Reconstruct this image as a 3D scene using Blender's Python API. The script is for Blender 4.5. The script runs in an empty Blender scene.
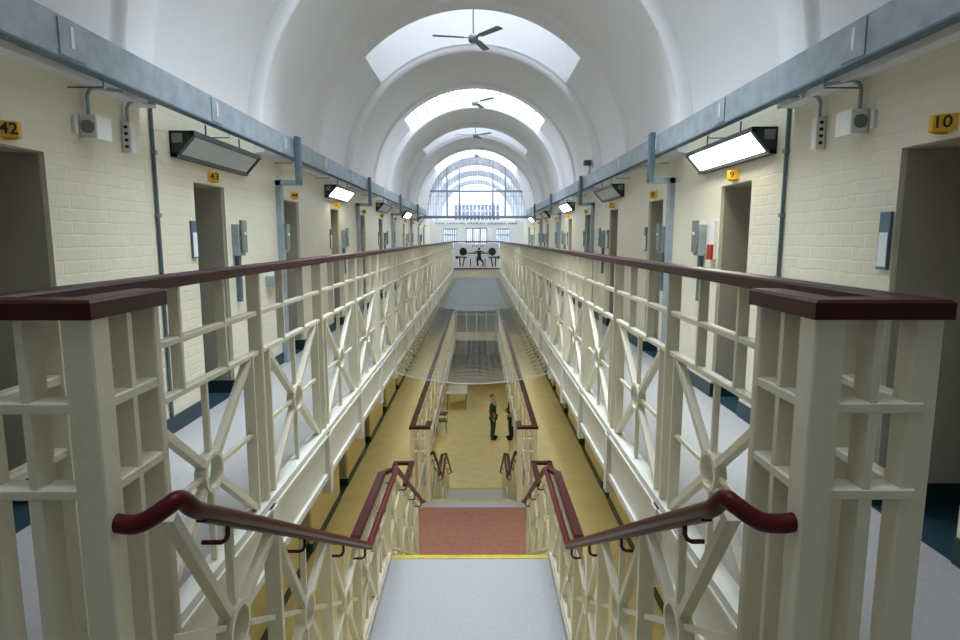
import bpy, math, random
from mathutils import Vector, Matrix
random.seed(7)
C = bpy.context.scene.collection
S = bpy.context.scene
R = math.radians
PI = math.pi

# ------------------------------------------------------------------ camera, world, exposure
cam_d = bpy.data.cameras.new('camera'); cam = bpy.data.objects.new('camera', cam_d); C.objects.link(cam)
cam_d.sensor_width = 36; cam_d.lens = 22.5; cam_d.clip_start = 0.05; cam_d.clip_end = 300
cam.location = (0.075, 0, 1.5)
cam.rotation_euler = (R(90 - 7.78), 0, R(-0.19))
S.camera = cam
S.view_settings.view_transform = 'Standard'; S.view_settings.look = 'None'
S.view_settings.gamma = 1; S.view_settings.use_curve_mapping = False
S.view_settings.exposure = 0.36
w = bpy.data.worlds.new('world'); S.world = w; w.use_nodes = True
wn = w.node_tree.nodes; wl = w.node_tree.links
bg = wn['Background']; bg.inputs['Color'].default_value = (0.80, 0.88, 1.0, 1); bg.inputs['Strength'].default_value = 1.6

# daylight entering through the roof lights (one lamp above each glazed opening)
BACKS = [-0.25, 4.36, 9.10, 13.73, 18.36, 22.96]          # far edge of each transverse arch
ARCH_T = 2.62
FRONTS = [b - ARCH_T for b in BACKS] + [25.22]             # near edge of each arch
BAYS = [(BACKS[i], FRONTS[i + 1]) for i in range(len(BACKS))]
FAR_BAYS = [(27.8, 29.9), (32.5, 34.6), (37.2, 39.4)]
def daylight(x, y, z, sx, sy, power, spread=180):
    l = bpy.data.lights.new('daylight', 'AREA'); l.shape = 'RECTANGLE'; l.size = sx; l.size_y = sy
    l.spread = R(spread); l.energy = power; l.color = (0.85, 0.92, 1.0)
    o = bpy.data.objects.new('daylight', l); C.objects.link(o); o.location = (x, y, z)
for i, (a, b) in enumerate(BAYS):
    deep = i in (0, 1, 2, 4)                               # these roof lights sit at the top of a deep shaft
    daylight(0, (a + b) / 2, 7.6 if deep else 6.1, 2.8 if deep else 3.1, (b - a) * (.7 if deep else .95), [45, 370, 72, 240, 66, 230][i], 110 if deep else 180)
for a, b in FAR_BAYS:
    daylight(0, (a + b) / 2, 6.1, 3.1, (b - a) * .95, 380)

ORD = ['nearest', 'second', 'third', 'fourth', 'fifth', 'sixth', 'seventh', 'eighth', 'ninth', 'tenth', 'eleventh', 'twelfth', 'last']
# ------------------------------------------------------------------ dimensions
WX = 2.29        # wall face
VW = 1.13        # half width of the opening, top level
VM = 1.035        # half width of the opening, middle level
H = 2.95         # storey height
SY = 8.36        # distance from one staircase to the next
YN = 1.41        # first nosing
SL = 0.590       # stair slope
RUN = 2.5
L1 = YN + RUN    # landing start 3.91
L2 = 5.31        # landing end
YE = 28.0        # far end of the openings
YB = -3.6        # wall behind the camera
ZS = 2.57        # springing of the vault
RA, RB = 2.20, 2.33
ZCAP = 1.359

# ------------------------------------------------------------------ materials
def mat(name, col, rough=.5, metal=0, noise=0.0, nscale=6, bump=0.0, bscale=40, brick=False, emit=0, spec=.5, coat=0, dark=None, speck=False):
    m = bpy.data.materials.new(name); m.use_nodes = True
    n = m.node_tree.nodes; l = m.node_tree.links; b = n['Principled BSDF']
    b.inputs['Base Color'].default_value = (*col, 1); b.inputs['Roughness'].default_value = rough
    b.inputs['Metallic'].default_value = metal; b.inputs['Specular IOR Level'].default_value = spec
    b.inputs['Coat Weight'].default_value = coat
    tc = n.new('ShaderNodeTexCoord')
    if noise:
        t = n.new('ShaderNodeTexNoise'); t.inputs['Scale'].default_value = nscale; t.inputs['Detail'].default_value = 6
        r = n.new('ShaderNodeValToRGB')
        d = dark or tuple(c * (1 - noise) for c in col)
        r.color_ramp.elements[0].color = (*d, 1); r.color_ramp.elements[0].position = .3
        r.color_ramp.elements[1].color = (*col, 1); r.color_ramp.elements[1].position = .65
        l.new(tc.outputs['Object'], t.inputs['Vector']); l.new(t.outputs['Fac'], r.inputs['Fac'])
        l.new(r.outputs['Color'], b.inputs['Base Color'])
    if bump:
        t2 = n.new('ShaderNodeTexNoise'); t2.inputs['Scale'].default_value = bscale; t2.inputs['Detail'].default_value = 4
        bp = n.new('ShaderNodeBump'); bp.inputs['Strength'].default_value = bump; bp.inputs['Distance'].default_value = .01
        l.new(tc.outputs['Object'], t2.inputs['Vector']); l.new(t2.outputs['Fac'], bp.inputs['Height'])
        l.new(bp.outputs['Normal'], b.inputs['Normal'])
        if brick:
            sp = n.new('ShaderNodeSeparateXYZ'); cb = n.new('ShaderNodeCombineXYZ')
            l.new(tc.outputs['Object'], sp.inputs[0]); 
            ad = n.new('ShaderNodeMath'); ad.operation = 'ADD'
            l.new(sp.outputs['X'], ad.inputs[0]); l.new(sp.outputs['Y'], ad.inputs[1])
            l.new(ad.outputs[0], cb.inputs['X']); l.new(sp.outputs['Z'], cb.inputs['Y'])
            bt = n.new('ShaderNodeTexBrick'); bt.inputs['Scale'].default_value = 1
            bt.offset = .5; bt.inputs['Brick Width'].default_value = .23; bt.inputs['Row Height'].default_value = .076
            bt.inputs['Mortar Size'].default_value = .008; bt.inputs['Mortar Smooth'].default_value = 1
            bt.inputs['Color1'].default_value = (1, 1, 1, 1); bt.inputs['Color2'].default_value = (.85, .85, .85, 1)
            bt.inputs['Mortar'].default_value = (.1, .1, .1, 1)
            wz = n.new('ShaderNodeTexNoise'); wz.inputs['Scale'].default_value = 7; wm = n.new('ShaderNodeMixRGB'); wm.blend_type = 'LINEAR_LIGHT'; wm.inputs[0].default_value = .012
            l.new(tc.outputs['Object'], wz.inputs['Vector']); l.new(cb.outputs[0], wm.inputs[1]); l.new(wz.outputs['Color'], wm.inputs[2]); l.new(wm.outputs[0], bt.inputs['Vector'])
            b2 = n.new('ShaderNodeBump'); b2.inputs['Strength'].default_value = .22; b2.inputs['Distance'].default_value = .008
            l.new(bt.outputs['Color'], b2.inputs['Height']); l.new(bp.outputs['Normal'], b2.inputs['Normal'])
            l.new(b2.outputs['Normal'], b.inputs['Normal'])
    if emit:
        b.inputs['Emission Color'].default_value = (*col, 1); b.inputs['Emission Strength'].default_value = emit
    return m

M = {}
M['brick'] = mat('painted_brick', (.76, .72, .56), .45, noise=.05, nscale=2, bump=.4, bscale=12, brick=True)
M['brick_low'] = mat('painted_brick_yellow', (.72, .63, .34), .45, noise=.06, nscale=2, bump=.3, bscale=12, brick=True)
M['vault'] = mat('vault_plaster', (.79, .79, .795), .7, noise=.03, nscale=1.5, bump=.3, bscale=5)
M['rail'] = mat('cream_ironwork', (.78, .74, .58), .38, noise=.05, nscale=9, bump=.15, bscale=60)
M['fascia'] = mat('pale_fascia', (.70, .70, .63), .42, noise=.05, nscale=4)
M['red'] = mat('oxblood_paint', (.050, .004, .006), .38, noise=.25, nscale=14, spec=.3)
M['red2'] = mat('oxblood_gloss', (.085, .006, .010), .34, noise=.2, nscale=10, spec=.22)
M['galv'] = mat('galvanised_steel', (.38, .45, .50), .5, metal=.25, noise=.28, nscale=7, bump=.1, bscale=30)
M['galv_dark'] = mat('galvanised_dark', (.13, .20, .25), .5, metal=.3, noise=.2, nscale=10)
M['teal'] = mat('teal_skirting_paint', (.010, .040, .055), .45, noise=.2, nscale=5)
M['green'] = mat('green_skirting_paint', (.010, .050, .030), .45, noise=.2, nscale=5)
M['floor'] = mat('grey_vinyl', (.38, .38, .375), .35, noise=.12, nscale=35, bump=.03)
M['floor_low'] = mat('mustard_vinyl', (.60, .53, .28), .28, noise=.14, nscale=3, bump=.03)
M['tread'] = mat('grey_tread', (.34, .345, .35), .45, noise=.12, nscale=40)
M['yellow'] = mat('yellow_nosing', (.50, .41, .05), .5, noise=.25, nscale=12)
M['mat'] = mat('brown_red_mat', (.30, .125, .08), .75, noise=.22, nscale=14, bump=.3, bscale=200)
M['door'] = mat('cell_door_paint', (.30, .32, .28), .4, noise=.08, nscale=5)
M['reveal'] = mat('taupe_reveal_shade', (.43, .40, .32), .5, noise=.08, nscale=4, bump=.3, bscale=14)  # taupe, darker than the walls: recess shade put into the colour
M['sign'] = mat('sign_yellow', (.80, .46, .02), .4, noise=.05, nscale=20)
M['black'] = mat('black_print', (.01, .01, .01), .5, noise=.1, nscale=20)
M['white'] = mat('white_plastic', (.82, .82, .78), .4, noise=.03, nscale=20)
M['housing'] = mat('dark_lamp_housing', (.022, .034, .04), .35, noise=.2, nscale=20)
M['diff_off'] = mat('diffuser_unlit', (.50, .53, .52), .3, noise=.05, nscale=10)
M['diff_on'] = mat('diffuser_lit', (1, .95, .78), .3, emit=16, noise=.02)
M['diff_low'] = mat('diffuser_lit_warm', (1, .87, .52), .3, emit=10.5, noise=.02)
M['steel'] = mat('grey_steel', (.26, .29, .28), .4, metal=.4, noise=.2, nscale=30)
M['fan'] = mat('fan_grey', (.20, .23, .25), .4, metal=.2, noise=.1)
M['lace'] = mat('olive_lacing', (.24, .20, .07), .7, noise=.2)
M['net'] = mat('net_cord', (.44, .52, .58), .7, noise=.1, nscale=20)
M['paper'] = mat('paper', (.82, .85, .86), .6, noise=.06, nscale=60)
M['redplastic'] = mat('red_plastic', (.45, .02, .015), .4, noise=.1, nscale=20)
M['endwall'] = mat('end_wall_white', (.84, .85, .84), .5, noise=.04, nscale=3)
M['bars'] = mat('grey_bars', (.22, .25, .28), .45, noise=.1, nscale=10)
M['frame'] = mat('screen_frame_grey', (.17, .20, .26), .45, noise=.1, nscale=4)
M['blue'] = mat('blue_gate', (.10, .20, .42), .5, noise=.2, nscale=8)
M['skin'] = mat('skin', (.52, .30, .22), .5, noise=.1)
M['hair'] = mat('grey_hair', (.16, .15, .14), .7, noise=.3, nscale=60)
M['hair2'] = mat('dark_hair', (.02, .016, .012), .7, noise=.3, nscale=60)
M['jacket'] = mat('grey_green_jumper', (.055, .075, .065), .85, noise=.25, nscale=30)
M['trousers'] = mat('green_trousers', (.015, .085, .05), .85, noise=.2, nscale=30)
M['blackcloth'] = mat('black_cloth', (.010, .010, .013), .85, noise=.2, nscale=30)
M['shirt'] = mat('white_shirt', (.6, .6, .6), .8, noise=.1, nscale=30)
M['tabletop'] = mat('pale_table', (.55, .58, .52), .4, noise=.08, nscale=10)

def glass_mat(name, tint, fac):
    m = bpy.data.materials.new(name); m.use_nodes = True
    n = m.node_tree.nodes; l = m.node_tree.links; n.clear()
    o = n.new('ShaderNodeOutputMaterial'); t = n.new('ShaderNodeBsdfTransparent'); t.inputs[0].default_value = (*tint, 1)
    g = n.new('ShaderNodeBsdfTranslucent'); g.inputs[0].default_value = (.9, .93, 1, 1)
    gl = n.new('ShaderNodeBsdfGlossy'); gl.inputs['Roughness'].default_value = .1
    nz = n.new('ShaderNodeTexNoise'); nz.inputs['Scale'].default_value = 4
    mr = n.new('ShaderNodeMapRange'); mr.inputs['To Min'].default_value = fac * .8; mr.inputs['To Max'].default_value = fac * 1.2
    l.new(nz.outputs['Fac'], mr.inputs['Value'])
    x = n.new('ShaderNodeMixShader'); l.new(mr.outputs['Result'], x.inputs[0])
    l.new(t.outputs[0], x.inputs[1]); l.new(g.outputs[0], x.inputs[2])
    y = n.new('ShaderNodeMixShader'); y.inputs[0].default_value = .04
    l.new(x.outputs[0], y.inputs[1]); l.new(gl.outputs[0], y.inputs[2]); l.new(y.outputs[0], o.inputs[0])
    return m
M['glaze'] = glass_mat('roof_glazing', (.93, .96, 1), .35)
M['clear'] = glass_mat('clear_roof_glass', (.95, .97, 1), .06)
M['pane'] = glass_mat('screen_glass', (.95, .97, 1), .12)

# ------------------------------------------------------------------ mesh builder
class MB:
    def __init__(s): s.v = []; s.f = []; s.mi = []; s.sm = []; s.m = 0
    def add(s, vs, fs, smooth=False):
        o = len(s.v); s.v += [tuple(p) for p in vs]
        for f in fs:
            s.f.append(tuple(i + o for i in f)); s.mi.append(s.m); s.sm.append(smooth)
        return s
    def box(s, x0, x1, y0, y1, z0, z1):
        if x0 > x1: x0, x1 = x1, x0
        if y0 > y1: y0, y1 = y1, y0
        if z0 > z1: z0, z1 = z1, z0
        v = [(x0,y0,z0),(x1,y0,z0),(x1,y1,z0),(x0,y1,z0),(x0,y0,z1),(x1,y0,z1),(x1,y1,z1),(x0,y1,z1)]
        return s.add(v, [(0,3,2,1),(4,5,6,7),(0,1,5,4),(1,2,6,5),(2,3,7,6),(3,0,4,7)])
    def cham(s, x0, x1, y0, y1, z0, z1, c=.004, axis=2):
        # box whose four long edges along the axis are chamfered
        a = [(x0, x1), (y0, y1), (z0, z1)]
        u, w_ = [i for i in range(3) if i != axis]
        (u0, u1), (w0, w1) = sorted(a[u]), sorted(a[w_])
        pts = [(u0+c,w0),(u1-c,w0),(u1,w0+c),(u1,w1-c),(u1-c,w1),(u0+c,w1),(u0,w1-c),(u0,w0+c)]
        vs = []
        for t in sorted(a[axis]):
            for p in pts:
                q = [0, 0, 0]; q[u] = p[0]; q[w_] = p[1]; q[axis] = t; vs.append(q)
        n = 8
        fs = [tuple(range(n))[::-1], tuple(range(n, 2*n))] + [(i, (i+1) % n, n + (i+1) % n, n + i) for i in range(n)]
        return s.add(vs, fs)
    def bar(s, p0, p1, a, b, side=(1, 0, 0)):
        # rectangular bar; a = size along side, b = size across
        p0 = Vector(p0); p1 = Vector(p1); d = (p1 - p0).normalized(); sd = Vector(side)
        sd = (sd - d * sd.dot(d)).normalized(); u = d.cross(sd)
        vs = []
        for p in (p0, p1):
            for i, j in ((-1,-1),(1,-1),(1,1),(-1,1)): vs.append(p + sd*i*a/2 + u*j*b/2)
        return s.add(vs, [(3,2,1,0),(4,5,6,7),(0,1,5,4),(1,2,6,5),(2,3,7,6),(3,0,4,7)])
    def tube(s, pts, r, n=10, caps=True, flat=1.0):
        pts = [Vector(p) for p in pts]; k = len(pts); vs = []; prev = None
        rr = r if isinstance(r, (list, tuple)) else [r]*k
        for i, p in enumerate(pts):
            d = (pts[min(i+1, k-1)] - pts[max(i-1, 0)]).normalized()
            if prev is None:
                a = Vector((0, 0, 1)) if abs(d.z) < .9 else Vector((1, 0, 0))
            else: a = prev
            u = (a - d * a.dot(d)).normalized(); prev = u; q = d.cross(u)
            for j in range(n):
                t = 2*PI*j/n; vs.append(p + (u*math.cos(t)*flat + q*math.sin(t)) * rr[i])
        fs = [(i*n+j, i*n+(j+1)%n, (i+1)*n+(j+1)%n, (i+1)*n+j) for i in range(k-1) for j in range(n)]
        s.add(vs, fs, True)
        if caps:
            s.add(vs[:n], [tuple(range(n))[::-1]]); s.add(vs[-n:], [tuple(range(n))])
        return s
    def prism(s, poly, a0, a1, axis='x'):
        def P(p, t):
            return {'x': (t, p[0], p[1]), 'y': (p[0], t, p[1]), 'z': (p[0], p[1], t)}[axis]
        n = len(poly)
        vs = [P(p, a0) for p in poly] + [P(p, a1) for p in poly]
        return s.add(vs, [tuple(range(n))[::-1], tuple(range(n, 2*n))] + [(i, (i+1)%n, n+(i+1)%n, n+i) for i in range(n)])
    def ring(s, X, P, h, y, ro, ri, d, n=20):
        # ring in the plane of a lattice (P maps (y,h) to a point)
        vs = []
        for x in (X - d/2, X + d/2):
            for r in (ro, ri):
                for j in range(n):
                    t = 2*PI*j/n; q = P(y + r*math.cos(t), h, 0); vs.append((x, y + r*math.cos(t), P(y, h)[2] + r*math.sin(t)))
        fs = []
        for j in range(n):
            k = (j+1) % n
            fs += [(j, k, n+k, n+j), (2*n+j, 3*n+j, 3*n+k, 2*n+k), (j, 2*n+j, 2*n+k, k), (n+j, n+k, 3*n+k, 3*n+j)]
        return s.add(vs, fs)
    def grid(s, fn, nu, nv, smooth=True):
        vs = [fn(i/nu, j/nv) for i in range(nu+1) for j in range(nv+1)]
        fs = [(i*(nv+1)+j, (i+1)*(nv+1)+j, (i+1)*(nv+1)+j+1, i*(nv+1)+j+1) for i in range(nu) for j in range(nv)]
        return s.add(vs, fs, smooth)
    def build(s, name, mats, parent=None, kind=None):
        me = bpy.data.meshes.new(name)
        me.from_pydata(s.v, [], s.f)
        for m in (mats if isinstance(mats, (list, tuple)) else [mats]): me.materials.append(m)
        me.polygons.foreach_set('material_index', s.mi); me.polygons.foreach_set('use_smooth', s.sm); me.update()
        o = bpy.data.objects.new(name, me); C.objects.link(o)
        if parent: o.parent = parent; o.matrix_parent_inverse = Matrix.Identity(4)
        if kind: o['kind'] = kind
        return o

def tag(o, label, cat, group=None):
    o['label'] = label; o['category'] = cat
    if group: o['group'] = group
    return o
def thing(name, label, cat, loc=(0, 0, 0), group=None, rz=0):
    o = bpy.data.objects.new(name, None); C.objects.link(o); o.location = loc; o.rotation_euler = (0, 0, rz)
    o.empty_display_size = .1
    return tag(o, label, cat, group)
def copy_tree(o, loc=None, label=None, group=None, parent=None, rz=None):
    c = o.copy(); C.objects.link(c)
    if parent: c.parent = parent
    if loc is not None: c.location = loc
    if rz is not None: c.rotation_euler = (0, 0, rz)
    if label: c['label'] = label
    if group: c['group'] = group
    for ch in list(o.children): copy_tree(ch, parent=c)
    return c
def text_mesh(txt, size, depth):
    cu = bpy.data.curves.new('t', 'FONT'); cu.body = txt; cu.size = size; cu.extrude = depth
    cu.align_x = 'CENTER'; cu.align_y = 'CENTER'; cu.offset = size * .018
    o = bpy.data.objects.new('t', cu); C.objects.link(o)
    bpy.context.view_layer.update()
    me = bpy.data.meshes.new_from_object(o.evaluated_get(bpy.context.evaluated_depsgraph_get()))
    bpy.data.objects.remove(o); return me

# ------------------------------------------------------------------ the setting: walls
def door_list(side, base):  # near edge of every doorway
    y0 = 5.10 if side < 0 else 4.95
    return [y0 + 2.34 * k for k in range(-3, 10)]
DW = .61
def wall(side, z0, z1, ztop_door, m, name, mskirt):
    b = MB(); x0, x1 = side*WX, side*(WX+.62)
    ds = door_list(side, 0); prev = YB
    for d in ds:
        b.box(x0, x1, prev, d, z0, z1); b.box(x0, x1, d, d+DW, ztop_door, z1); prev = d + DW
    b.box(x0, x1, prev, YE + 1.4, z0, z1)
    b.box(x1, x1 + side*.05, YB, YE + 1.4, z0, z1)
    b.build(name, m, kind='structure')
    s = MB(); prev = YB
    for d in ds:
        s.box(x0, x0 - side*.012, prev, d, z0, z0+.13)
        s.box(x0 + side*.0, x0 + side*.60, d, d - .0 + .012, z0, z0+.13); s.box(x0, x0 + side*.6, d+DW-.012, d+DW, z0, z0+.13)
        s.box(x0, x0 + side*.60, d, d+DW, z0, z0+.006)
        prev = d + DW
    s.box(x0, x0 - side*.012, prev, YE + 1.3, z0, z0+.13)
    return s.build('baseboard_' + ('left' if side < 0 else 'right'), mskirt, kind='structure')
for side, nm in ((-1, 'left'), (1, 'right')):
    wall(side, 0, 2.60, 1.965, M['brick'], 'wall_' + nm, M['teal'])
    wall(side, -H, -.24, -H+1.965, M['brick_low'], 'wall_' + nm, M['green'])
    b = MB(); b.box(side*(WX+.3), side*(WX+.5), YB, 38, -2*H, -H-.24); b.build('wall_' + nm, M['brick_low'], kind='structure')
    b = MB(); b.box(side*2.34, side*2.9, YE+1.4, 40.5, -H, 2.60); b.build('wall_' + nm, M['endwall'], kind='structure')
    b = MB(); b.box(side*(WX+.3), side*(WX+.285), YB, 37.9, -2*H, -2*H+.14); b.build('baseboard_' + nm, M['green'], kind='structure')
# steel doors at the back of the recesses
dn = 0
def cell_door(side, y, z):
    global dn
    dn += 1
    xs = side*(WX+.605)
    b = MB(); b.box(xs, xs - side*.045, y+.03, y+DW-.03, z+.01, z+1.93)
    for k in (0, 1): b.box(xs - side*.045, xs - side*.055, y+.08, y+DW-.08, z+.12+k*.95, z+.2+k*.95)
    o = b.build('door_%d' % dn, M['door'], kind='structure')
    hb = MB(); hb.box(side*(WX+.03), xs, y, y+.006, z+.14, z+1.965); hb.box(side*(WX+.03), xs, y+DW-.006, y+DW, z+.14, z+1.965); hb.box(side*(WX+.03), xs, y, y+DW, z+1.959, z+1.965); hb.build('reveal_shade_lining', M['reveal'], o)  # thin sheets added on the reveals to carry the painted recess shade
    hb = MB(); hb.box(xs-side*.045, xs-side*.08, y+.2, y+.42, z+1.35, z+1.62); hb.build('hatch', M['steel'], o)
    hb = MB(); hb.tube([(xs-side*.045, y+.1, z+1.0), (xs-side*.1, y+.1, z+1.0), (xs-side*.1, y+.1, z+1.15), (xs-side*.045, y+.1, z+1.15)], .01, 6); hb.build('door_handle', M['steel'], o)
for side in (-1, 1):
    for z in (0, -H):
        for d in door_list(side, z)[1:]: cell_door(side, d, z)
# back walls
b = MB(); b.box(-2.9, 2.9, YB-.1, YB, -2*H, 5.2); b.build('wall_back', M['brick'], kind='structure')

# floors
def slab(x0, x1, y0, y1, ztop, mtop, t=.22):
    b = MB(); b.box(x0, x1, y0, y1, ztop - t, ztop)
    return b.build('floor', [mtop], kind='structure')
XO = WX + .62
slab(-XO, XO, YB, YN, 0, M['floor']); slab(-XO, -VW, YN, YE, 0, M['floor']); slab(VW, XO, YN, YE, 0, M['floor'])
slab(-XO, XO, YE, 40.5, 0, M['floor'])
ymid = YN + SY
slab(-XO, XO, YB, ymid, -H, M['floor_low']); slab(-XO, -VM, ymid, YE, -H, M['floor_low']); slab(VM, XO, ymid, YE, -H, M['floor_low'])
slab(-XO, XO, YE, 38, -H, M['floor_low'])
slab(-XO, XO, YB, 38, -2*H, M['floor_low'])
# nosing edges of the two floors where the stairs go down
for z, y, hw, half in ((0, YN, .735, .735), (-H, ymid, .9, .9)):
    b = MB(); b.box(-hw, hw, y-.30, y-.05, z, z+.006); b.build('trim_1' if z == 0 else 'trim_2', M['tread'], kind='structure')
    b = MB(); b.box(-hw, hw, y-.05, y+.012, z-.03, z+.009); b.build('trim_3' if z == 0 else 'trim_4', M['yellow'], kind='structure')
# soffits
# ------------------------------------------------------------------ vault
def cyl(b, r, y0, y1, a0=0.0, a1=PI, r1=None, n=48):
    r1 = r1 or r
    b.grid(lambda u, v: ((r+(r1-r)*v)*math.cos(a0+(a1-a0)*u), y0+(y1-y0)*v, ZS+(r+(r1-r)*v)*math.sin(a0+(a1-a0)*u)), max(4, int(n*(a1-a0)/PI)), 1)
    for (a, sg) in ((a0, 1), (a1, -1)):
        if abs(math.sin(a)) < .01:
            b.add([(sg*r, y0, ZS), (sg*r1, y1, ZS), (sg*r1, y1, 2.4), (sg*r, y0, 2.4)], [(0, 1, 2, 3)])
def annulus(b, r0, r1, y, n=48):
    b.grid(lambda u, v: ((r0+(r1-r0)*v)*math.cos(PI*u), y, ZS+(r0+(r1-r0)*v)*math.sin(PI*u)), n, 1, False)
    for sg in (1, -1):
        b.add([(sg*r0, y, ZS), (sg*r1, y, ZS), (sg*r1, y, 2.4), (sg*r0, y, 2.4)], [(0, 1, 2, 3)])
AO = math.asin(0) 
XOP = 1.64
aop = math.acos(XOP / RB)
zop = ZS + RB * math.sin(aop)
arch_spans = [(b_ - ARCH_T, b_) for b_ in BACKS] + [(25.22, 27.8), (29.9, 32.5), (34.6, 37.2)]
for i, (f, k) in enumerate(arch_spans):
    b = MB()
    b.grid(lambda u, v: ((RB-.14*math.sin(v*PI/2)+.0)*math.cos(PI*u), f+.05*(1-math.cos(v*PI/2)), ZS+(RB-.14*math.sin(v*PI/2))*math.sin(PI*u)), 48, 6)
    for sg in (1, -1): b.box(sg*(RB-.14), sg*RB, f+.05, k, 2.4, ZS)
    cyl(b, RA-.01, f+.05, k-.42, r1=RA+.025)
    b.grid(lambda u, v: ((RA+.025-.055*(1-math.cos(v*PI))/2)*math.cos(PI*u), k-.42+.09*v, ZS+(RA+.025-.055*(1-math.cos(v*PI))/2)*math.sin(PI*u)), 48, 6)
    cyl(b, RA-.03, k-.33, k)
    annulus(b, RA-.03, RB+.6, k); annulus(b, RB-.01, RB+.6, f)
    b.grid(lambda u, v: ((RB+.6)*math.cos(PI*u), f+(k-f)*v, ZS+(RB+.6)*math.sin(PI*u)), 48, 1)
    b.build('ceiling', M['vault'], kind='structure')
# start piece behind the camera
bays = BAYS + FAR_BAYS
wi = 0
for i, (f, k) in enumerate(bays):
    b = MB()
    cyl(b, RB, f, k, 0, aop, n=64); cyl(b, RB, f, k, PI-aop, PI, n=64)
    barrel = i in (3, 5, 6, 7, 8)
    ztop = 5.52
    if not barrel:
        for sg in (-1, 1): b.add([(sg*XOP, f, zop), (sg*XOP, k, zop), (sg*XOP, k, ztop), (sg*XOP, f, ztop)], [(0,1,2,3)])
        for yy in (f+.012, k-.012):
            b.grid(lambda u, v: (XOP*(1-2*u), yy, (ZS+math.sqrt(RB*RB-(XOP*(1-2*u))**2)-.02)*(1-v)+ztop*v), 24, 1, False)
            # hide nothing inside: the arch face covers the lower part
    b.build('ceiling', M['vault'], kind='structure')
    wi += 1
    g = MB()
    if barrel:
        g.grid(lambda u, v: (RB*math.cos(aop+(PI-2*aop)*u), f+(k-f)*v, ZS+RB*math.sin(aop+(PI-2*aop)*u)), 24, 1)
        go = g.build('window_%d' % wi, M['glaze'], kind='structure')
        fr = MB()
        for q in range(0, 13):
            a = aop+(PI-2*aop)*q/12; c, s_ = math.cos(a), math.sin(a)
            fr.bar(((RB+.01)*c, f, ZS+(RB+.01)*s_), ((RB+.01)*c, k, ZS+(RB+.01)*s_), .02, .03, (c, 0, s_))
        fr.build('glazing_bars', M['white'], go)
    else:
        g.add([(-XOP, f, ztop), (XOP, f, ztop), (XOP, k, ztop), (-XOP, k, ztop)], [(0,1,2,3)])
        go = g.build('window_%d' % wi, M['clear'], kind='structure')
        fr = MB()
        for q in range(0, 21):
            x = -XOP+2*XOP*q/20; fr.box(x-.012, x+.012, f, k, ztop-.05, ztop-.005)
        fr.build('glazing_bars', M['bars'], go)
b = MB(); b.box(-2.95, 2.95, YB-.1, BACKS[0]-ARCH_T, 4.95, 5.05); b.build('ceiling', M['vault'], kind='structure')
# far wall of the building
b = MB(); b.box(-3, 3, 40.2, 40.5, -2*H, 6); b.build('wall_far', M['endwall'], kind='structure')
b = MB(); b.box(-XO, XO, 37.6, 37.9, -2*H, -H-.22); b.build('wall_far', M['brick_low'], kind='structure')
b = MB(); b.box(-XO, XO, 37.6, 37.9, -H, -.22); b.build('wall_far', M['brick_low'], kind='structure')
# windows in the far wall seen through the screen
wi += 1
fw = MB(); fw.add([(-1.5, 40.18, 2.4), (1.5, 40.18, 2.4), (1.5, 40.18, 3.7), (-1.5, 40.18, 3.7)], [(0,1,2,3)]); fo = fw.build('window_%d' % wi, M['frame'], kind='structure')
fw = MB()
for q in range(13): fw.box(-1.5+q*.25-.03, -1.5+q*.25+.03, 40.12, 40.17, 2.4, 3.7)
for q in range(4): fw.box(-1.5, 1.5, 40.12, 40.16, 2.4+q*.42, 2.45+q*.42)
fw.build('window_frame', M['white'], fo)

# the arched screen window across the vault
YS = 25.25; ZB = 2.36; RW = 2.10; ZC = 2.79
wi += 1
def arc_x(z): return math.sqrt(max(0, RW**2 - (z-ZC)**2)) if z > ZC else RW
poly = [(RW*math.cos(PI*i/40), ZC+RW*math.sin(PI*i/40)) for i in range(41)] + [(-RW, ZB), (RW, ZB)]
g = MB(); g.prism(poly, YS+.02, YS+.026, 'y'); scr = g.build('window_%d' % wi, M['pane'], kind='structure')
b = MB()
b.grid(lambda u, v: ((RW-.10*v)*math.cos(PI*u), YS-.06, ZC+(RW-.10*v)*math.sin(PI*u)), 48, 1, False)
b.grid(lambda u, v: ((RW-.10)*math.cos(PI*u), YS-.06+.12*v, ZC+(RW-.10)*math.sin(PI*u)), 48, 1)
b.grid(lambda u, v: ((RW+.5*v)*math.cos(PI*u), YS-.07, ZC+(RW+.5*v)*math.sin(PI*u)), 48, 1, False)
for sg in (-1, 1): b.box(sg*RW, sg*(RW-.10), YS-.06, YS+.06, ZB, ZC); b.box(sg*RW, sg*2.34, YS-.07, YS, ZB, ZC)
b.build('window_frame', M['endwall'], scr)
b = MB()
for x in (-1.2, -.69, .69, 1.2): b.box(x-.034, x+.034, YS-.05, YS+.0, ZB, ZC+math.sqrt((RW-.08)**2-x*x))
b.box(-RW+.03, RW-.03, YS-.055, YS, 3.37, 3.45)
b.box(-2.3, 2.3, YS-.09, YS+.06, ZB-.06, ZB+.05)
b.build('mullions', M['frame'], scr)
b = MB()
n = 38
for i in range(1, n):
    x = -RW + 2*RW*i/n; b.box(x-.007, x+.007, YS-.03, YS-.016, ZB, ZC+math.sqrt(max(.01, (RW-.06)**2-x*x)))
for z in (2.9, 3.2): b.box(-RW+.1, RW-.1, YS-.03, YS-.016, z-.006, z+.006)
b.build('window_bars', M['bars'], scr)

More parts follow.
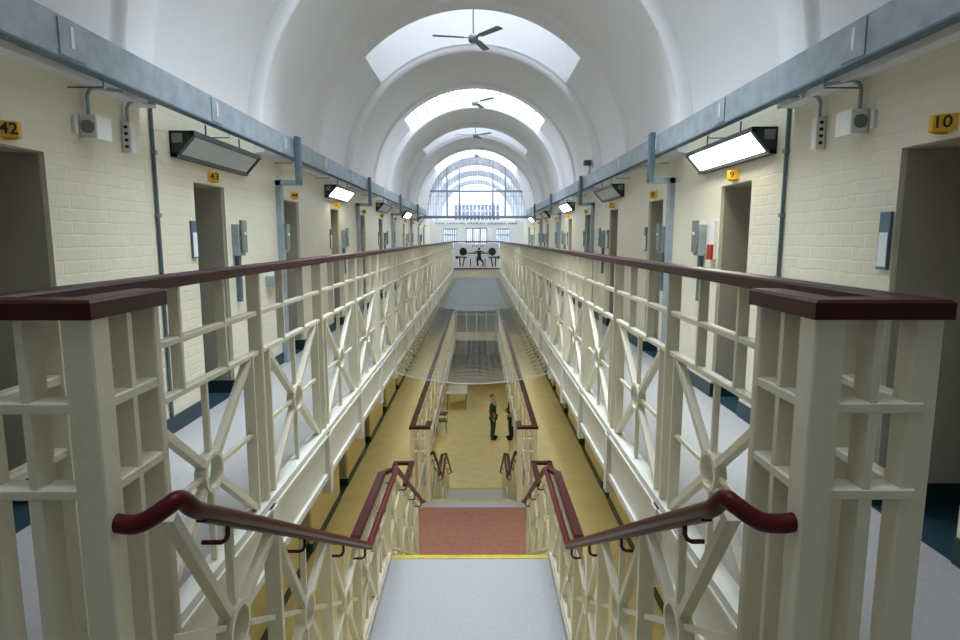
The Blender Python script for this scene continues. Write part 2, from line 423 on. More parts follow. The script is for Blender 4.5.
# ------------------------------------------------------------------ end wall of the top gallery
YW = YE + 1.35
b = MB()
xs = [-2.34, -1.62, -.92, -.46, .46, .92, 1.62, 2.34]
b.box(-2.34, -1.60, YW, YW+.15, 0, 2.36); b.box(-.95, -.52, YW, YW+.15, 0, 2.36); b.box(.52, .95, YW, YW+.15, 0, 2.36); b.box(1.60, 2.34, YW, YW+.15, 0, 2.36)
for x0, x1 in ((-1.6, -.95), (.95, 1.6)): b.box(x0, x1, YW, YW+.15, 0, .95); b.box(x0, x1, YW, YW+.15, 1.95, 2.36)
b.box(-.52, .52, YW, YW+.15, 2.0, 2.36)
b.build('wall_end', M['endwall'], kind='structure')
for x0, x1 in ((-1.6, -.95), (.95, 1.6)):
    wi += 1
    g = MB(); g.box(x0, x1, YW+.08, YW+.09, .95, 1.95); go = g.build('window_%d' % wi, M['pane'], kind='structure')
    fr = MB()
    for q in range(7): x = x0+(x1-x0)*q/6; fr.box(x-.018, x+.018, YW+.02, YW+.06, .95, 1.95)
    for z in (.97, 1.3, 1.65, 1.93): fr.box(x0, x1, YW+.02, YW+.07, z-.02, z+.02)
    fr.build('window_bars', M['bars'], go)
dn += 1
fr = MB()
for q in range(11): x = -.5+q*.1; fr.box(x-.013, x+.013, YW+.02, YW+.05, 0, 1.98)
for z in (.03, .7, 1.3, 1.97): fr.box(-.52, .52, YW+.015, YW+.055, z-.025, z+.025)
for x in (-.5, -.17, .17, .5): fr.box(x-.025, x+.025, YW+.01, YW+.06, 0, 1.99)
fr.build('door_%d' % dn, M['frame'], kind='structure')
b = MB()
for q in range(44):
    if q % 11 in (5,): continue
    x = -1.95+q*.09; hgt = .05+.05*random.random(); b.box(x-.028, x+.026, YW-.02, YW, 2.16, 2.16+hgt)
b.build('trim_5', M['bars'], kind='structure')
# mid and ground ends
b = MB()
dn += 1
b.box(-.55, .55, 37.55, 37.6, -2*H, -2*H+2.0)
gd = b.build('door_%d' % dn, M['blue'], kind='structure')
b = MB()
for q in range(8): x = -.55+q*1.1/7; b.box(x-.04, x+.04, 37.48, 37.55, -2*H, -2*H+2.05)
for z in (.05, .7, 1.35, 2.02): b.box(-.62, .62, 37.48, 37.55, -2*H+z-.04, -2*H+z+.04)
b.build('gate_bars', M['yellow'], gd)

# ------------------------------------------------------------------ gallery balustrades
def lattice(b, X, ya, yb, base, h0, h1, d=.045, t=.018, rr=.092):
    P = lambda y, h, q=0: Vector((X, y, base(y) + h))
    ym = (ya+yb)/2; hm = (h0+h1)/2
    b.ring(X, P, hm, ym, rr, rr-.018, d+.008, 20)
    for y, h in ((ya, h0), (ya, h1), (yb, h0), (yb, h1)):
        p = P(y, h); c = P(ym, hm); dd = (c-p); L = dd.length
        b.bar(p, c - dd.normalized()*(rr-.008), d-.006, t+.014)
    b.bar(P(ym, hm)+Vector((0,0,rr-.008)), P(ym, h1), .026, .020)
    b.bar(P(ym, h0), P(ym, hm)-Vector((0,0,rr-.008)), .026, .020)
    b.bar(P(ya, hm), P(ym-rr+.008, hm), .020, .020); b.bar(P(ym+rr-.008, hm), P(yb, hm), .020, .020)

def balustrade(side, W, inner, y0, z, yend, label, fasc_label=None, stub=.25, cap_h=ZCAP):
    """long lattice balustrade along one side of an opening, turning in front of the viewer"""
    root = thing('balustrade', label, 'railing', (side*W, y0, z))
    s = side; ox, oy, oz = -side*W, -y0, -z
    def part(mb, name, m):
        o = mb.build(name, m, root); 
        for v in o.data.vertices: v.co.x += ox; v.co.y += oy; v.co.z += oz
        return o
    zc = z + cap_h; cw = .045; ct = .046
    # capping: a U in plan
    xo, xi = W, inner
    poly = [(s*(xo+cw), y0-cw), (s*(xo+cw), yend), (s*(xo-cw), yend), (s*(xo-cw), y0+cw), (s*(xi+cw), y0+cw), (s*(xi+cw), y0+stub+cw), (s*(xi-cw), y0+stub+cw), (s*(xi-cw), y0-cw)]
    def inset(p, i):
        q = []
        n = len(p); 
        for k in range(n):
            a, b_, c = Vector(p[k-1]), Vector(p[k]), Vector(p[(k+1) % n])
            d1 = (b_-a).normalized(); d2 = (c-b_).normalized(); n1 = Vector((-d1.y, d1.x)); n2 = Vector((-d2.y, d2.x))
            q.append(tuple(b_ + (n1+n2)*i))
        return q
    mb = MB(); sg = 1 if s > 0 else -1
    pin = inset(poly, .007*sg); n = len(poly)
    mid = [(p, zc-ct) for p in poly]; vs = [(p[0], p[1], zc-ct) for p in poly] + [(p[0], p[1], zc-.007) for p in poly] + [(p[0], p[1], zc) for p in pin]
    fs = [tuple(range(n))[::-1], tuple(range(2*n, 3*n))]
    for k in range(n):
        j = (k+1) % n
        fs += [(k, j, n+j, n+k), (n+k, n+j, 2*n+j, 2*n+k)]
    mb.add(vs, fs); part(mb, 'cap_rail', M['red'])
    zt = zc - ct; z1, z2 = z+1.100, z+.885; zb = z+.045
    # horizontals of the long run
    mb = MB()
    for zz in (z1, z2): mb.cham(s*W-.02, s*W+.02, y0+.03, yend, zz-.014, zz+.014, .005, 1)
    for zz in (z1, z2): mb.cham(s*xi, s*xo, y0-.034, y0+.034, zz-.014, zz+.014, .004, 0)
    for zz in (z1, z2): mb.cham(s*xi-.034, s*xi+.034, y0, y0+stub, zz-.014, zz+.014, .004, 1)
    part(mb, 'middle_rails', M['rail'])
    # corner posts of the near end
    for (x, y, hx, hy) in ((xi, y0, .036, .036), (xi, y0+stub, .036, .016), (xo, y0, .034, .030)):
        mb = MB(); mb.cham(s*x-hx, s*x+hx, y-hy, y+hy, z-.20, zt, .004, 2); part(mb, 'newel_post', M['rail'])
    for (x, y, hx, hy) in (((xi+xo)/2, y0, .010, .032), (xi, y0+stub/2, .032, .010)):
        mb = MB(); mb.box(s*x-hx, s*x+hx, y-hy, y+hy, z-.10, zt); part(mb, 'upright', M['rail'])
        if hx < .02:
            mb = MB(); mb.box(s*x-.016, s*x+.016, y-.033, y+.033, z-.10, z2-.013); part(mb, 'upright', M['rail'])
    # posts and panels
    ys = []; y = y0 + .535
    while y < yend - .2: ys.append(y); y += 1.268
    ys2 = [y0] + ys + [yend]
    for k, yp in enumerate(ys):
        mb = MB(); mb.cham(s*W-.036, s*W+.036, yp-.014, yp+.014, zb, zt, .004, 2)
        part(mb, 'post', M['rail'])
    base = lambda yy: z
    for k in range(len(ys2)-1):
        a, c = ys2[k], ys2[k+1]
        mb = MB()
        if c - a > .8:
            e = .125
            for yy in (a+e, c-e): mb.box(s*W-.028, s*W+.028, yy-.007, yy+.007, zb, z2)
            lattice(mb, s*W, a+e, c-e, base, .05, .875)
            for q in (1, 2): yy = a+(c-a)*q/3; mb.box(s*W-.022, s*W+.022, yy-.010, yy+.010, z2, zt)
            part(mb, 'lattice_panel', M['rail'])
        else:
            yy = (a+c)/2
            mb.box(s*W-.028, s*W+.028, yy-.008, yy+.008, zb, zt)
            mb.box(s*W-.028, s*W+.028, c-.125, c-.11, zb, z2)
            part(mb, 'upright', M['rail'])
    # bottom kerb and fascia plate with stiffeners
    mb = MB(); mb.box(s*(W-.045), s*(W+.045), y0+.02, yend, z+.005, zb); mb.box(s*(W-.030), s*(W-.010), y0+.02, yend, z-.30, z+.005)
    mb.box(s*(W-.050), s*(W-.01), y0+.02, yend, z-.345, z-.30); mb.box(s*(W-.055), s*(W-.02), y0+.02, yend, z-.02, z+.0)
    mb.box(s*(xi-.03), s*(xo), y0-.02, y0+.04, z-.34, z-.005)
    part(mb, 'fascia', M['fascia'])
    for yp in ys:
        mb = MB(); mb.box(s*(W-.065), s*(W+.0), yp-.045, yp+.045, z-.46, z-.0); part(mb, 'fascia_bracket', M['fascia'])
    return root
balustrade(-1, VW, .856, 1.41, 0, YE, 'long cream lattice balustrade with dark red capping, left side of top gallery')
balustrade(1, VW, .895, 1.41, 0, YE, 'long cream lattice balustrade with dark red capping, right side of top gallery')
balustrade(-1, VM, .77, ymid-.05, -H, YE, 'lower cream balustrade with dark red capping, left above the ground floor', cap_h=1.33)
balustrade(1, VM, .77, ymid-.05, -H, YE, 'lower cream balustrade with dark red capping, right above the ground floor', cap_h=1.33)

# end balustrades across the openings, and the banner on the upper one
def end_rail(z, W, label):
    root = thing('end_balustrade', label, 'railing', (0, YE, z))
    mb = MB(); mb.box(-W, W, -.04, .04, ZCAP-.042, ZCAP); mb.build('cap_rail', M['red'], root)
    mb = MB(); mb.box(-W, W, -.02, .02, 1.09, 1.115); mb.box(-W, W, -.02, .02, .875, .9); mb.box(-W, W, -.04, .04, 0.005, .05); mb.box(-W, W, -.03, -.01, -.345, .01); mb.build('rails', M['rail'], root)
    nu = 13 if z == 0 else 5
    for i in range(nu):
        x = -W+.05+(2*W-.1)*i/(nu-1); mb = MB(); mb.box(x-.012, x+.012, -.02, .02, .05, ZCAP-.042); mb.build('upright', M['rail'], root)
    return root
end_rail(0, VW-.05, 'white end balustrade closing the far end of the top opening')
end_rail(-H, VM-.05, 'far end balustrade of the middle gallery under the netting')
bn = thing('banner', 'white banner with black figures of weightlifters hung on far end balustrade', 'banner', (0, YE-.075, 0))
mb = MB(); mb.box(-1.04, 1.04, 0, .02, .02, 1.22); mb.build('cloth', M['endwall'], bn)
mb = MB()
def disc(b, x, z, r, y0=-.006, y1=0, n=20): b.prism([(x+r*math.cos(2*PI*i/n), z+r*math.sin(2*PI*i/n)) for i in range(n)], y0, y1, 'y')
def limb(b, x0, z0, x1, z1, t): b.bar((x0, -.004, z0), (x1, -.004, z1), t, .008, (z1-z0, 0, -(x1-x0)))
for sx in (-1, 1): disc(mb, sx*.60, .82, .155)
limb(mb, -.7, .76, .7, .76, .035)
disc(mb, .06, .93, .05)
mb.prism([(-.04, .86), (.16, .86), (.13, .66), (.18, .5), (.12, .48), (-.02, .48), (-.06, .56), (0, .66)], -.006, 0, 'y')
limb(mb, -.02, .55, .0, .27, .07); limb(mb, .13, .52, .22, .42, .07); limb(mb, .22, .42, .20, .27, .05)
limb(mb, -.04, .84, -.18, .76, .04); limb(mb, .16, .84, .28, .76, .04)
for sx in (-1, 1):
    limb(mb, sx*.90, .62, sx*.45, .60, .05); limb(mb, sx*.75, .6, sx*.72, .25, .05); limb(mb, sx*.55, .6, sx*.62, .25, .05); disc(mb, sx*.86, .6, .06)
    limb(mb, sx*.30, .55, sx*.30, .25, .035)
limb(mb, -.98, .16, .98, .16, .05)
for i in range(6): limb(mb, -.2+i*.08, 1.0+.02*(i % 2), -.2+i*.08, 1.06, .03)
mb.v = [(x*1.12+.06, y, (z-.2)*1.2+.13) for x, y, z in mb.v]
mb.build('printed_figures', M['black'], bn)

# ------------------------------------------------------------------ staircases
def staircase(y, z, label):
    root = thing('staircase', label, 'staircase', (0, y, z))
    o = lambda yy: yy - YN
    rise = H/16; tr = RUN/8; hw = .735
    def flight(yy, zz):
        for k in range(8):
            ty = yy + tr*k; tz = zz - rise*(k+1)
            if k < 7:
                m = MB(); m.box(-hw, hw, ty-.02, ty+tr+.0, tz-.03, tz); st = m.build('tread', M['tread'], root)
                m = MB(); m.box(-hw, hw, ty+tr-.045, ty+tr+.012, tz-.031, tz+.004); m.build('nosing', M['yellow'], st)
            m = MB(); m.box(-hw, hw, ty-.012, ty, tz, tz+rise-.03); m.build('riser', M['fascia'], root)
        for s in (-1, 1):
            m = MB(); c = [(yy-.02, zz+.05), (yy+RUN+.02, zz-H/2+.05), (yy+RUN+.02, zz-H/2-.22), (yy-.02, zz-.24)]
            m.prism(c, s*.74, s*.80, 'x'); m.build('stringer', M['fascia'], root)
    flight(0, 0); flight(o(L2), -H/2)
    m = MB(); m.box(-hw, hw, o(L1)-.01, o(L2), -H/2-.16, -H/2); ld = m.build('landing', M['tread'], root)
    m = MB(); m.box(-hw, hw, o(L2)-.05, o(L2)+.014, -H/2-.04, -H/2+.005); m.build('nosing', M['yellow'], ld)
    for s in (-1, 1):
        m = MB(); m.box(s*.74, s*.80, o(L1), o(L2), -H/2-.22, -H/2+.06); m.build('stringer', M['fascia'], root)
    return root
def stair_rail(side, y, z, label, xs=.826):
    root = thing('stair_balustrade', label, 'stair railing', (0, y, z))
    s = side; X = s*.77; xt = s*(.68 if s < 0 else .70)
    zf1 = lambda q: -SL*q                      # q measured from the first nosing
    a1 = L1-YN; a2 = L2-YN; a3 = a2+RUN
    fl = lambda q: -SL*q if q < a1 else (-H/2 if q < a2 else -H/2-SL*(q-a2))
    # lattice
    seg = [(.11, a1, 3), (a1, a2-.14, 2), (a2-.03, a3-.05, 3)]
    for k, (u, v, n) in enumerate(seg):
        base = (lambda q: -SL*q) if k == 0 else ((lambda q: -H/2) if k == 1 else (lambda q: -H/2-SL*(q-a2)))
        top = (.86, .875, .83)[k]
        for j in range(n):
            pa = u+(v-u)*j/n; pb = u+(v-u)*(j+1)/n
            m = MB(); lattice(m, X, pa+.03, pb-.03, base, .11, top-.03, .045, .016, .085 if k != 1 else .07); m.build('lattice_panel', M['rail'], root)
            for yy in (([pa] if (j or k) else []) + ([pb] if (j == n-1 and k == 2) else [])):
                m = MB(); m.box(X-.032, X+.032, yy-.012, yy+.016, base(yy)-.02, base(yy)+top+.01); m.build('post', M['rail'], root)
        m = MB()
        P = lambda q, h: Vector((X, q, base(q)+h))
        m.bar(P(u+(.16 if k == 0 else 0), top), P(v, top), .045, .02); m.build('top_rail', M['rail'], root)
        m = MB(); m.bar(P(u, .095), P(v, .095), .05, .03); m.build('bottom_rail', M['rail'], root)
    # wide capping on the landing, bending down at both ends
    m = MB(); m.cham(X-.034, X+.034, a1-.02, a2-.28, -H/2+.915, -H/2+.95, .006, 1)
    m.bar((X, a2-.29, -H/2+.93), (X-s*.05, a2-.12, -H/2+.90), .05, .035)
    m.build('cap_rail', M['red'], root)
    # tubular handrail
    h = .865; pts = []
    pts += [(s*xs, .0, .800), (s*(xs-.035), .0, .795), (xt+s*.086, .004, .797), (xt+s*.056, .012, .811), (xt+s*.028, .03, .829), (xt+s*.008, .055, .836)]
    q = .12
    pts.append((xt, q, h-.018-SL*q)); pts.append((xt, .3, h-.016-SL*.3))
    pts += [(xt, a1-.04, h-SL*(a1-.04)), (xt, a1, h-H/2+.004), (xt, a1+.05, h-H/2), (xt, a2-.05, h-H/2), (xt, a2, h-H/2-.004), (xt, a2+.06, h-H/2-SL*.06), (xt, a3-.05, h-H+.03), (xt, a3+.06, h-H-.02)]
    def smooth(p, lo, hi, n=5):
        out = [Vector(q_) for q_ in p[:lo+1]]
        for i in range(lo, hi):
            p0, p1, p2, p3 = [Vector(p[max(0, min(len(p)-1, i+j))]) for j in (-1, 0, 1, 2)]
            for k_ in range(1, n+1):
                t_ = k_/n; out.append(.5*((2*p1)+(p2-p0)*t_+(2*p0-5*p1+4*p2-p3)*t_**2+(3*p1-p0-3*p2+p3)*t_**3))
        return out + [Vector(q_) for q_ in p[hi+1:]]
    m = MB(); m.tube(smooth(pts, 0, 6), .024, 16); m.build('handrail', M['red2'], root)
    m = MB(); 
    for (u, v) in ((.14, a1-.02),): m.bar((xt, u, h-.046-SL*u), (xt, v, h-.028-SL*v), .03, .008)
    m.bar((xt, a1, h-H/2-.028), (xt, a2, h-H/2-.028), .03, .008)
    m.build('handrail_strap', M['red'], root)
    for q in (.30, 1.05, 1.75, 2.35, a1+.7, a2-.1, a2+.7, a2+1.5, a2+2.2):
        zz = fl(q)+h
        m = MB(); m.tube([(xt, q, zz-.028), (xt, q, zz-.075), (xt+s*.008, q, zz-.092), (xt+s*.022, q, zz-.10), (X-s*.01, q, zz-.10)], .0075, 8); m.build('bracket', M['red'], root)
    return root
staircase(YN, 0, 'grey staircase with yellow-edged landing going down from the top gallery')
staircase(YN+SY, -H, 'lower staircase going down from the middle gallery to the ground floor')
for s, nm in ((-1, 'left'), (1, 'right')):
    stair_rail(s, YN, 0, 'cream lattice stair railing with red handrail, %s side of upper staircase' % nm, .826 if s < 0 else .865)
    stair_rail(s, YN+SY, -H, 'small distant stair railing with red handrail, %s side of lower staircase' % nm)
# guard rails standing on the middle floor beside the foot of the upper stairs
for s, nm in ((-1, 'left'), (1, 'right')):
    gx0, gx1 = .86, 1.08; gy = 8.1
    root = thing('guard_rail', 'short U-shaped red-topped guard rail beside the foot of upper stairs, %s side' % nm, 'railing', (s*1.0, gy, -H))
    m = MB(); zc = 1.33
    m.box(s*(gx1-1.0)-.035, s*(gx1-1.0)+.035, -2.2, .035, zc-.04, zc); m.box(s*(gx0-1)-.035, s*(gx1-1)+.035, -.035, .035, zc-.04, zc); m.box(s*(gx0-1)-.035, s*(gx0-1)+.035, -.75, .035, zc-.04, zc)
    m.build('cap_rail', M['red'], root)
    for px, py in ((gx0, 0), (gx1, 0), (gx1, -.7), (gx1, -1.4), (gx1, -2.15), (gx0, -.7)):
        m = MB(); m.box(s*(px-1)-.022, s*(px-1)+.022, py-.022, py+.022, 0, zc-.04); m.build('post', M['rail'], root)
    m = MB()
    for zz in (1.1, .885, .06): m.box(s*(gx1-1)-.015, s*(gx1-1)+.015, -2.15, 0, zz-.014, zz+.014); m.box(s*(gx0-1), s*(gx1-1), -.015, .015, zz-.014, zz+.014); m.box(s*(gx0-1)-.015, s*(gx0-1)+.015, -.7, 0, zz-.014, zz+.014)
    m.build('rails', M['rail'], root)
# red-brown mat
m = MB(); m.cham(-.91, .91, 7.86, 9.47, -H, -H+.012, .004, 0)
o = m.build('floor_mat', M['mat']); tag(o, 'red-brown rectangular mat on the floor at the foot of upper stairs', 'mat')

# ------------------------------------------------------------------ netting
def net(y0, y1, cx, cy, r, label):
    W = VW-.03; z0 = -.33
    zf = lambda x, y: z0 - .17*(1-(x/W)**2)*(1 + .25*math.sin(PI*(y-y0)/(y1-y0)))*(1-(.95*((y-y0)/(y1-y0))**5 if y1 > 25 else 0))
    m = MB(); nx = int(2*W/cx); ny = int((y1-y0)/cy)
    def strip(pts, r):
        # four-sided cord
        vs = []
        for i, p in enumerate(pts):
            for a in range(4):
                t = PI/2*a
                if abs(pts[-1][0]-pts[0][0]) > .5: vs.append((p[0], p[1]+r*math.cos(t), p[2]+r*math.sin(t)))
                else: vs.append((p[0]+r*math.cos(t), p[1], p[2]+r*math.sin(t)))
        fs = [(i*4+a, i*4+(a+1)%4, (i+1)*4+(a+1)%4, (i+1)*4+a) for i in range(len(pts)-1) for a in range(4)]
        m.add(vs, fs)
    for j in range(ny+1):
        y = y0+(y1-y0)*j/ny; strip([(x, y, zf(x, y)) for x in [-W+2*W*i/14 for i in range(15)]], r)
    for i in range(nx+1):
        x = -W+2*W*i/nx; strip([(x, y, zf(x, y)) for y in [y0+(y1-y0)*j/20 for j in range(21)]], r)
    o = m.build('safety_net', M['net']); tag(o, label, 'net')
    m = MB()
    for y in (y0+.012, y1-.012): m.tube([(-W+2*W*i/14, y, zf(-W+2*W*i/14, y)) for i in range(15)], .006, 6); m.build('edge_rope', M['net'], o); m = MB()
    m = MB()
    for sg in (-1, 1):
        m = MB(); y = y0+.1
        while y < y1-.2:
            xa, xb = sg*(W-.005), sg*(W-.20); m.bar((xa, y+.16, zf(xa, y+.16)+.004), (xb, y, zf(xb, y)+.006), .06, .006, (0, 1, 0)); y += .27
        m.build('edge_lacing', M['lace'], o)
net(8.1, 16.6, .10, .10, .0021, 'nearer open wire safety net stretched across the opening below the railings')
net(16.7, 27.9, .085, .085, .0034, 'farther dense blue-grey safety net ending below the far banner')

# ------------------------------------------------------------------ cable trunking along both walls
for s, nm in ((-1, 'left'), (1, 'right')):
    t = thing('cable_tray', 'long galvanised steel cable trunking running above the %s cell doors' % nm, 'trunking', (s*2.05, 0, 2.42))
    m = MB(); m.box(0, s*.06, YB+.05, YS-.2, 0, .205); m.build('casing', M['galv'], t)
    m = MB(); m.box(-s*.004, s*.068, YB+.06, YS-.22, -.012, .0); m.build('flange', M['galv_dark'], t)
    y = 1.55
    while y < YS-.6:
        m = MB(); m.box(-s*.007, -s*.0, y-.10, y+.10, .01, .19); jc = m.build('joint_cover', M['galv'], t)
        m = MB(); m.box(-s*.0072, -s*.0095, y-.012, y+.012, .06, .17); m.build('white_mark', M['white'], jc)
        m = MB(); m.tube([(s*.03, y+.3, .0), (s*.03, y+.3, -.06), (s*.235, y+.3, -.06)], .005, 6); m.build('wall_bracket', M['galv_dark'], t)
        y += 1.76
# vertical drops of trunking beside every second door
pk = 0
def drop(s, y, label):
    t = thing('trunking_drop', label, 'trunking', (s*WX, y, 0), 'vertical trunking drops down the %s wall' % ('left' if s < 0 else 'right'))
    m = MB(); m.box(-s*.002, -s*.06, -.05, .05, .0, 2.17); m.build('upright_trunk', M['galv'], t)
    m = MB(); m.box(-s*.002, -s*.30, -.05, .02, 2.11, 2.17); m.build('elbow', M['galv'], t)
    m = MB(); m.box(-s*.245, -s*.30, -.07, .03, 2.12, 2.66); m.build('tray_connector', M['galv_dark'], t)
    return t
def fixture(s, y, lit, z=0, label='', low=False):
    t = thing('wall_light', label, 'light', (s*WX, y, z+2.125), 'cell door wall lights')
    sec = [(0, 0), (-.045, 0), (-.185, .155), (-.185, .19), (0, .19)]
    m = MB(); L = .72
    def sx(p): return (s*p[0], p[1])
    for yy in (-L, L-.05): m.prism([sx(p) for p in sec], yy, yy+.05, 'y')
    m.box(0, -s*.185, -L, L, .178, .19); m.box(0, -s*.01, -L, L, 0, .19)
    # rails along the two long edges of the diffuser
    m.box(-s*.165, -s*.192, -L, L, .152, .19); m.box(-s*.0, -s*.055, -L, L, -.006, .022)
    m.build('housing', M['housing'], t)
    m = MB(); a = Vector((-s*.052, 0, .020)); b_ = Vector((-s*.170, 0, .150))
    m.add([(a.x, -L+.05, a.z), (a.x, L-.05, a.z), (b_.x, L-.05, b_.z), (b_.x, -L+.05, b_.z), (a.x+s*.02, -L+.05, a.z+.01), (a.x+s*.02, L-.05, a.z+.01), (b_.x+s*.02, L-.05, b_.z+.01), (b_.x+s*.02, -L+.05, b_.z+.01)],
          [(0,1,2,3),(7,6,5,4),(0,4,5,1),(1,5,6,2),(2,6,7,3),(3,7,4,0)])
    m.build('diffuser', M['diff_low'] if low else (M['diff_on'] if lit else M['diff_off']), t)
    if not low:
        m = MB()
        for yy in (-.35, .35): m.tube([(-s*.12, yy, .19), (-s*.12, yy, .295)], .007, 6); m.build('hanger', M['galv_dark'], t); m = MB()
        m = MB(); m.box(-s*.02, -s*.10, -L-.004, -L, .10, .17); m.build('end_plate', M['steel'], t)
    return t
lit = {-1: {1, 3, 5}, 1: {0, 2, 4}}
for s in (-1, 1):
    for k in range(0, 5):
        y = 5.47 + 4.68*k - (.18 if s > 0 else 0)
        on = k in (lit[s] if s < 0 else lit[s])
        num = (43+2*k) if s < 0 else (9-2*k)
        side = 'left' if s < 0 else 'right'
        lab = '%s dark-framed wall light over a cell door, %s along the %s wall' % ('lit' if on else 'unlit', ORD[k] if k < 4 else 'farthest', side)
        fixture(s, y, on, 0, lab)
    for k in range(0, 10):
        o = fixture(s, 2.2+2.8*k, True, -H-.05, 'warm lit wall light under the top gallery, %s lower wall' % ('left' if s < 0 else 'right'), True)
        o['group'] = 'lower %s wall lights' % ('left' if s < 0 else 'right')
    for k in range(0, 8):
        t = thing('ceiling_light', 'warm ceiling light under the middle gallery, %s side' % ('left' if s < 0 else 'right'), 'light', (s*1.75, 6.0+3.6*k, -H-.24), 'ground floor ceiling lights %s' % ('left' if s < 0 else 'right'))
        m = MB(); m.box(-.09, .09, -.6, .6, -.03, 0); m.build('housing', M['housing'], t)
        m = MB(); m.box(-.075, .075, -.58, .58, -.06, -.03); m.build('diffuser', M['diff_low'], t)
for s in (-1, 1):
    for k in range(0, 5):
        y = (7.20 if s < 0 else 6.92) + 4.68*k
        if y < YS-.6:
            num = (44+2*k) if s < 0 else (8-2*k)
            drop(s, y, '%s galvanised trunking drop down the %s wall, beside door %d' % (ORD[k], 'left' if s < 0 else 'right', num))

# number signs
for s in (-1, 1):
    for k, d in enumerate(door_list(s, 0)[1:]):
        num = (41+k) if s < 0 else (11-k)
        if num < 1: continue
        y = d + DW*.52 + (.03 if s < 0 else 0)
        t = thing('number_sign', 'yellow sign reading %d over the %s doorway along the %s wall' % (num, ORD[k], 'left' if s < 0 else 'right'), 'sign', (s*WX, y, 2.035), 'cell number signs on the %s wall' % ('left' if s < 0 else 'right'))
        p = .075; L = .072   # wedge: apex towards the aisle
        m = MB(); poly = [(0, -L), (-s*p, -.012), (-s*p, .012), (0, L)]
        m.prism(poly, -.038, .038, 'z'); m.prism([(0, -.012), (-s*p*.8, -.006), (-s*p*.8, .006), (0, .012)], -.048, -.038, 'z'); m.build('plate', M['sign'], t)
        me = text_mesh(str(num), .076, .0012); me.materials.append(M['black'])
        o = bpy.data.objects.new('numerals', me); C.objects.link(o); o.parent = t
        # near face runs from (0,-L) to (-s*p,-.012)
        a = Vector((0, -L, 0)); b_ = Vector((-s*p, -.012, 0))
        dx = (b_-a) if s > 0 else (b_-a)
        xa = (a-b_).normalized() if s > 0 else (b_-a).normalized()
        za = Vector((0, 0, 1)); ya = za
        nrm = xa.cross(Vector((0, 0, 1)))
        Mx = Matrix((xa, Vector((0, 0, 1)), nrm)).transposed().to_4x4()
        Mx.translation = a*.38+b_*.62 + nrm*.001
        o.matrix_local = Mx

# small wall fittings
def speaker(s, y, z, label):
    t = thing('wall_speaker', label, 'speaker', (s*WX, y, z))
    m = MB(); m.cham(0, -s*.105, -.085, .07, -.068, .068, .006, 2); m.build('cabinet', M['white'], t)
    m = MB(); m.prism([(-s*.055+.038*math.cos(2*PI*i/20), .038*math.sin(2*PI*i/20)) for i in range(20)], -.092, -.085, 'y'); gr = m.build('grille', M['steel'], t)
    m = MB()
    for i in range(5): m.box(-s*.055-.03, -s*.055+.03, -.094, -.092, -.03+i*.015-.002, -.03+i*.015+.002)
    m.build('grille_slats', M['bars'], gr)
    m = MB(); m.box(0, -s*.02, -.15, -.12, -.045, .05); m.build('junction_plate', M['white'], t)
    m = MB(); m.tube([(-s*.03, -.03, .07), (-s*.03, -.03, .19), (-s*.04, -.015, .225), (-s*.06, .02, .245), (-s*.15, .14, .25)], .011, 8); m.build('conduit', M['galv'], t)
def sockets(s, y, z, label):
    t = thing('switch_box', label, 'switch box', (s*WX, y, z))
    m = MB(); m.cham(0, -s*.06, -.03, .03, -.10, .10, .005, 2); m.build('box', M['white'], t)
    for i in range(4):
        m = MB(); m.box(-s*.020, -s*.042, -.035, -.030, -.072+i*.042, -.053+i*.042); m.build('button', M['black'], t)
    m = MB(); m.tube([(-s*.03, 0, .10), (-s*.03, 0, .19), (-s*.04, .015, .225), (-s*.06, .04, .243), (-s*.15, .14, .25)], .011, 8); m.build('conduit', M['galv'], t)
for s, side, off in ((-1, 'left', .13), (1, 'right', -.05)):
    speaker(s, 3.64+off, 2.155, 'white wall speaker with round grille high on the %s wall' % side)
    sockets(s, 4.02+off, 2.165, 'narrow white box with four dark buttons beside %s wall speaker' % side)
    t = MB(); t.tube([(0, 0, .13), (0, 0, 2.43)], .013, 8)
    o = t.build('wall_conduit', M['galv_dark']); o.location = (s*(WX-.015), 4.42+off*.45, 0); tag(o, 'thin dark vertical conduit running down the %s brick wall' % side, 'pipe')
    for q in range(5): m = MB(); m.box(-.02, .02, -.018, .018, .3+q*.45, .33+q*.45); m.build('pipe_clip', M['steel'], o)
def notice(s, y, label, k):
    t = thing('notice_holder', label, 'notice', (s*WX, y, 1.33), 'notice holders beside %s cell doors' % ('left' if s < 0 else 'right'))
    m = MB(); m.box(0, -s*.018, -.042, .042, 0, .31); m.build('backing', M['galv_dark'], t)
    m = MB(); m.box(-s*.018, -s*.021, -.035, .035, .015, .20 if k % 2 else .215); m.build('paper', M['paper'], t)
def control(s, y, label, z=1.33):
    t = thing('control_box', label, 'electrical box', (s*WX, y, z), 'control boxes beside %s cell doors' % ('left' if s < 0 else 'right'))
    m = MB(); m.cham(0, -s*.07, -.08, .08, 0, .30, .006, 2); m.build('casing', M['galv'], t)
    m = MB(); m.cham(-s*.07, -s*.10, -.06, .06, .03, .34, .006, 2); m.build('cover', M['steel'], t)
    m = MB(); m.box(-s*.10, -s*.106, -.02, .02, .20, .23); m.build('label_plate', M['white'], t)
    m = MB(); m.box(0, -s*.04, -.03, .03, -.45, 0); m.build('lower_conduit', M['galv_dark'], t)
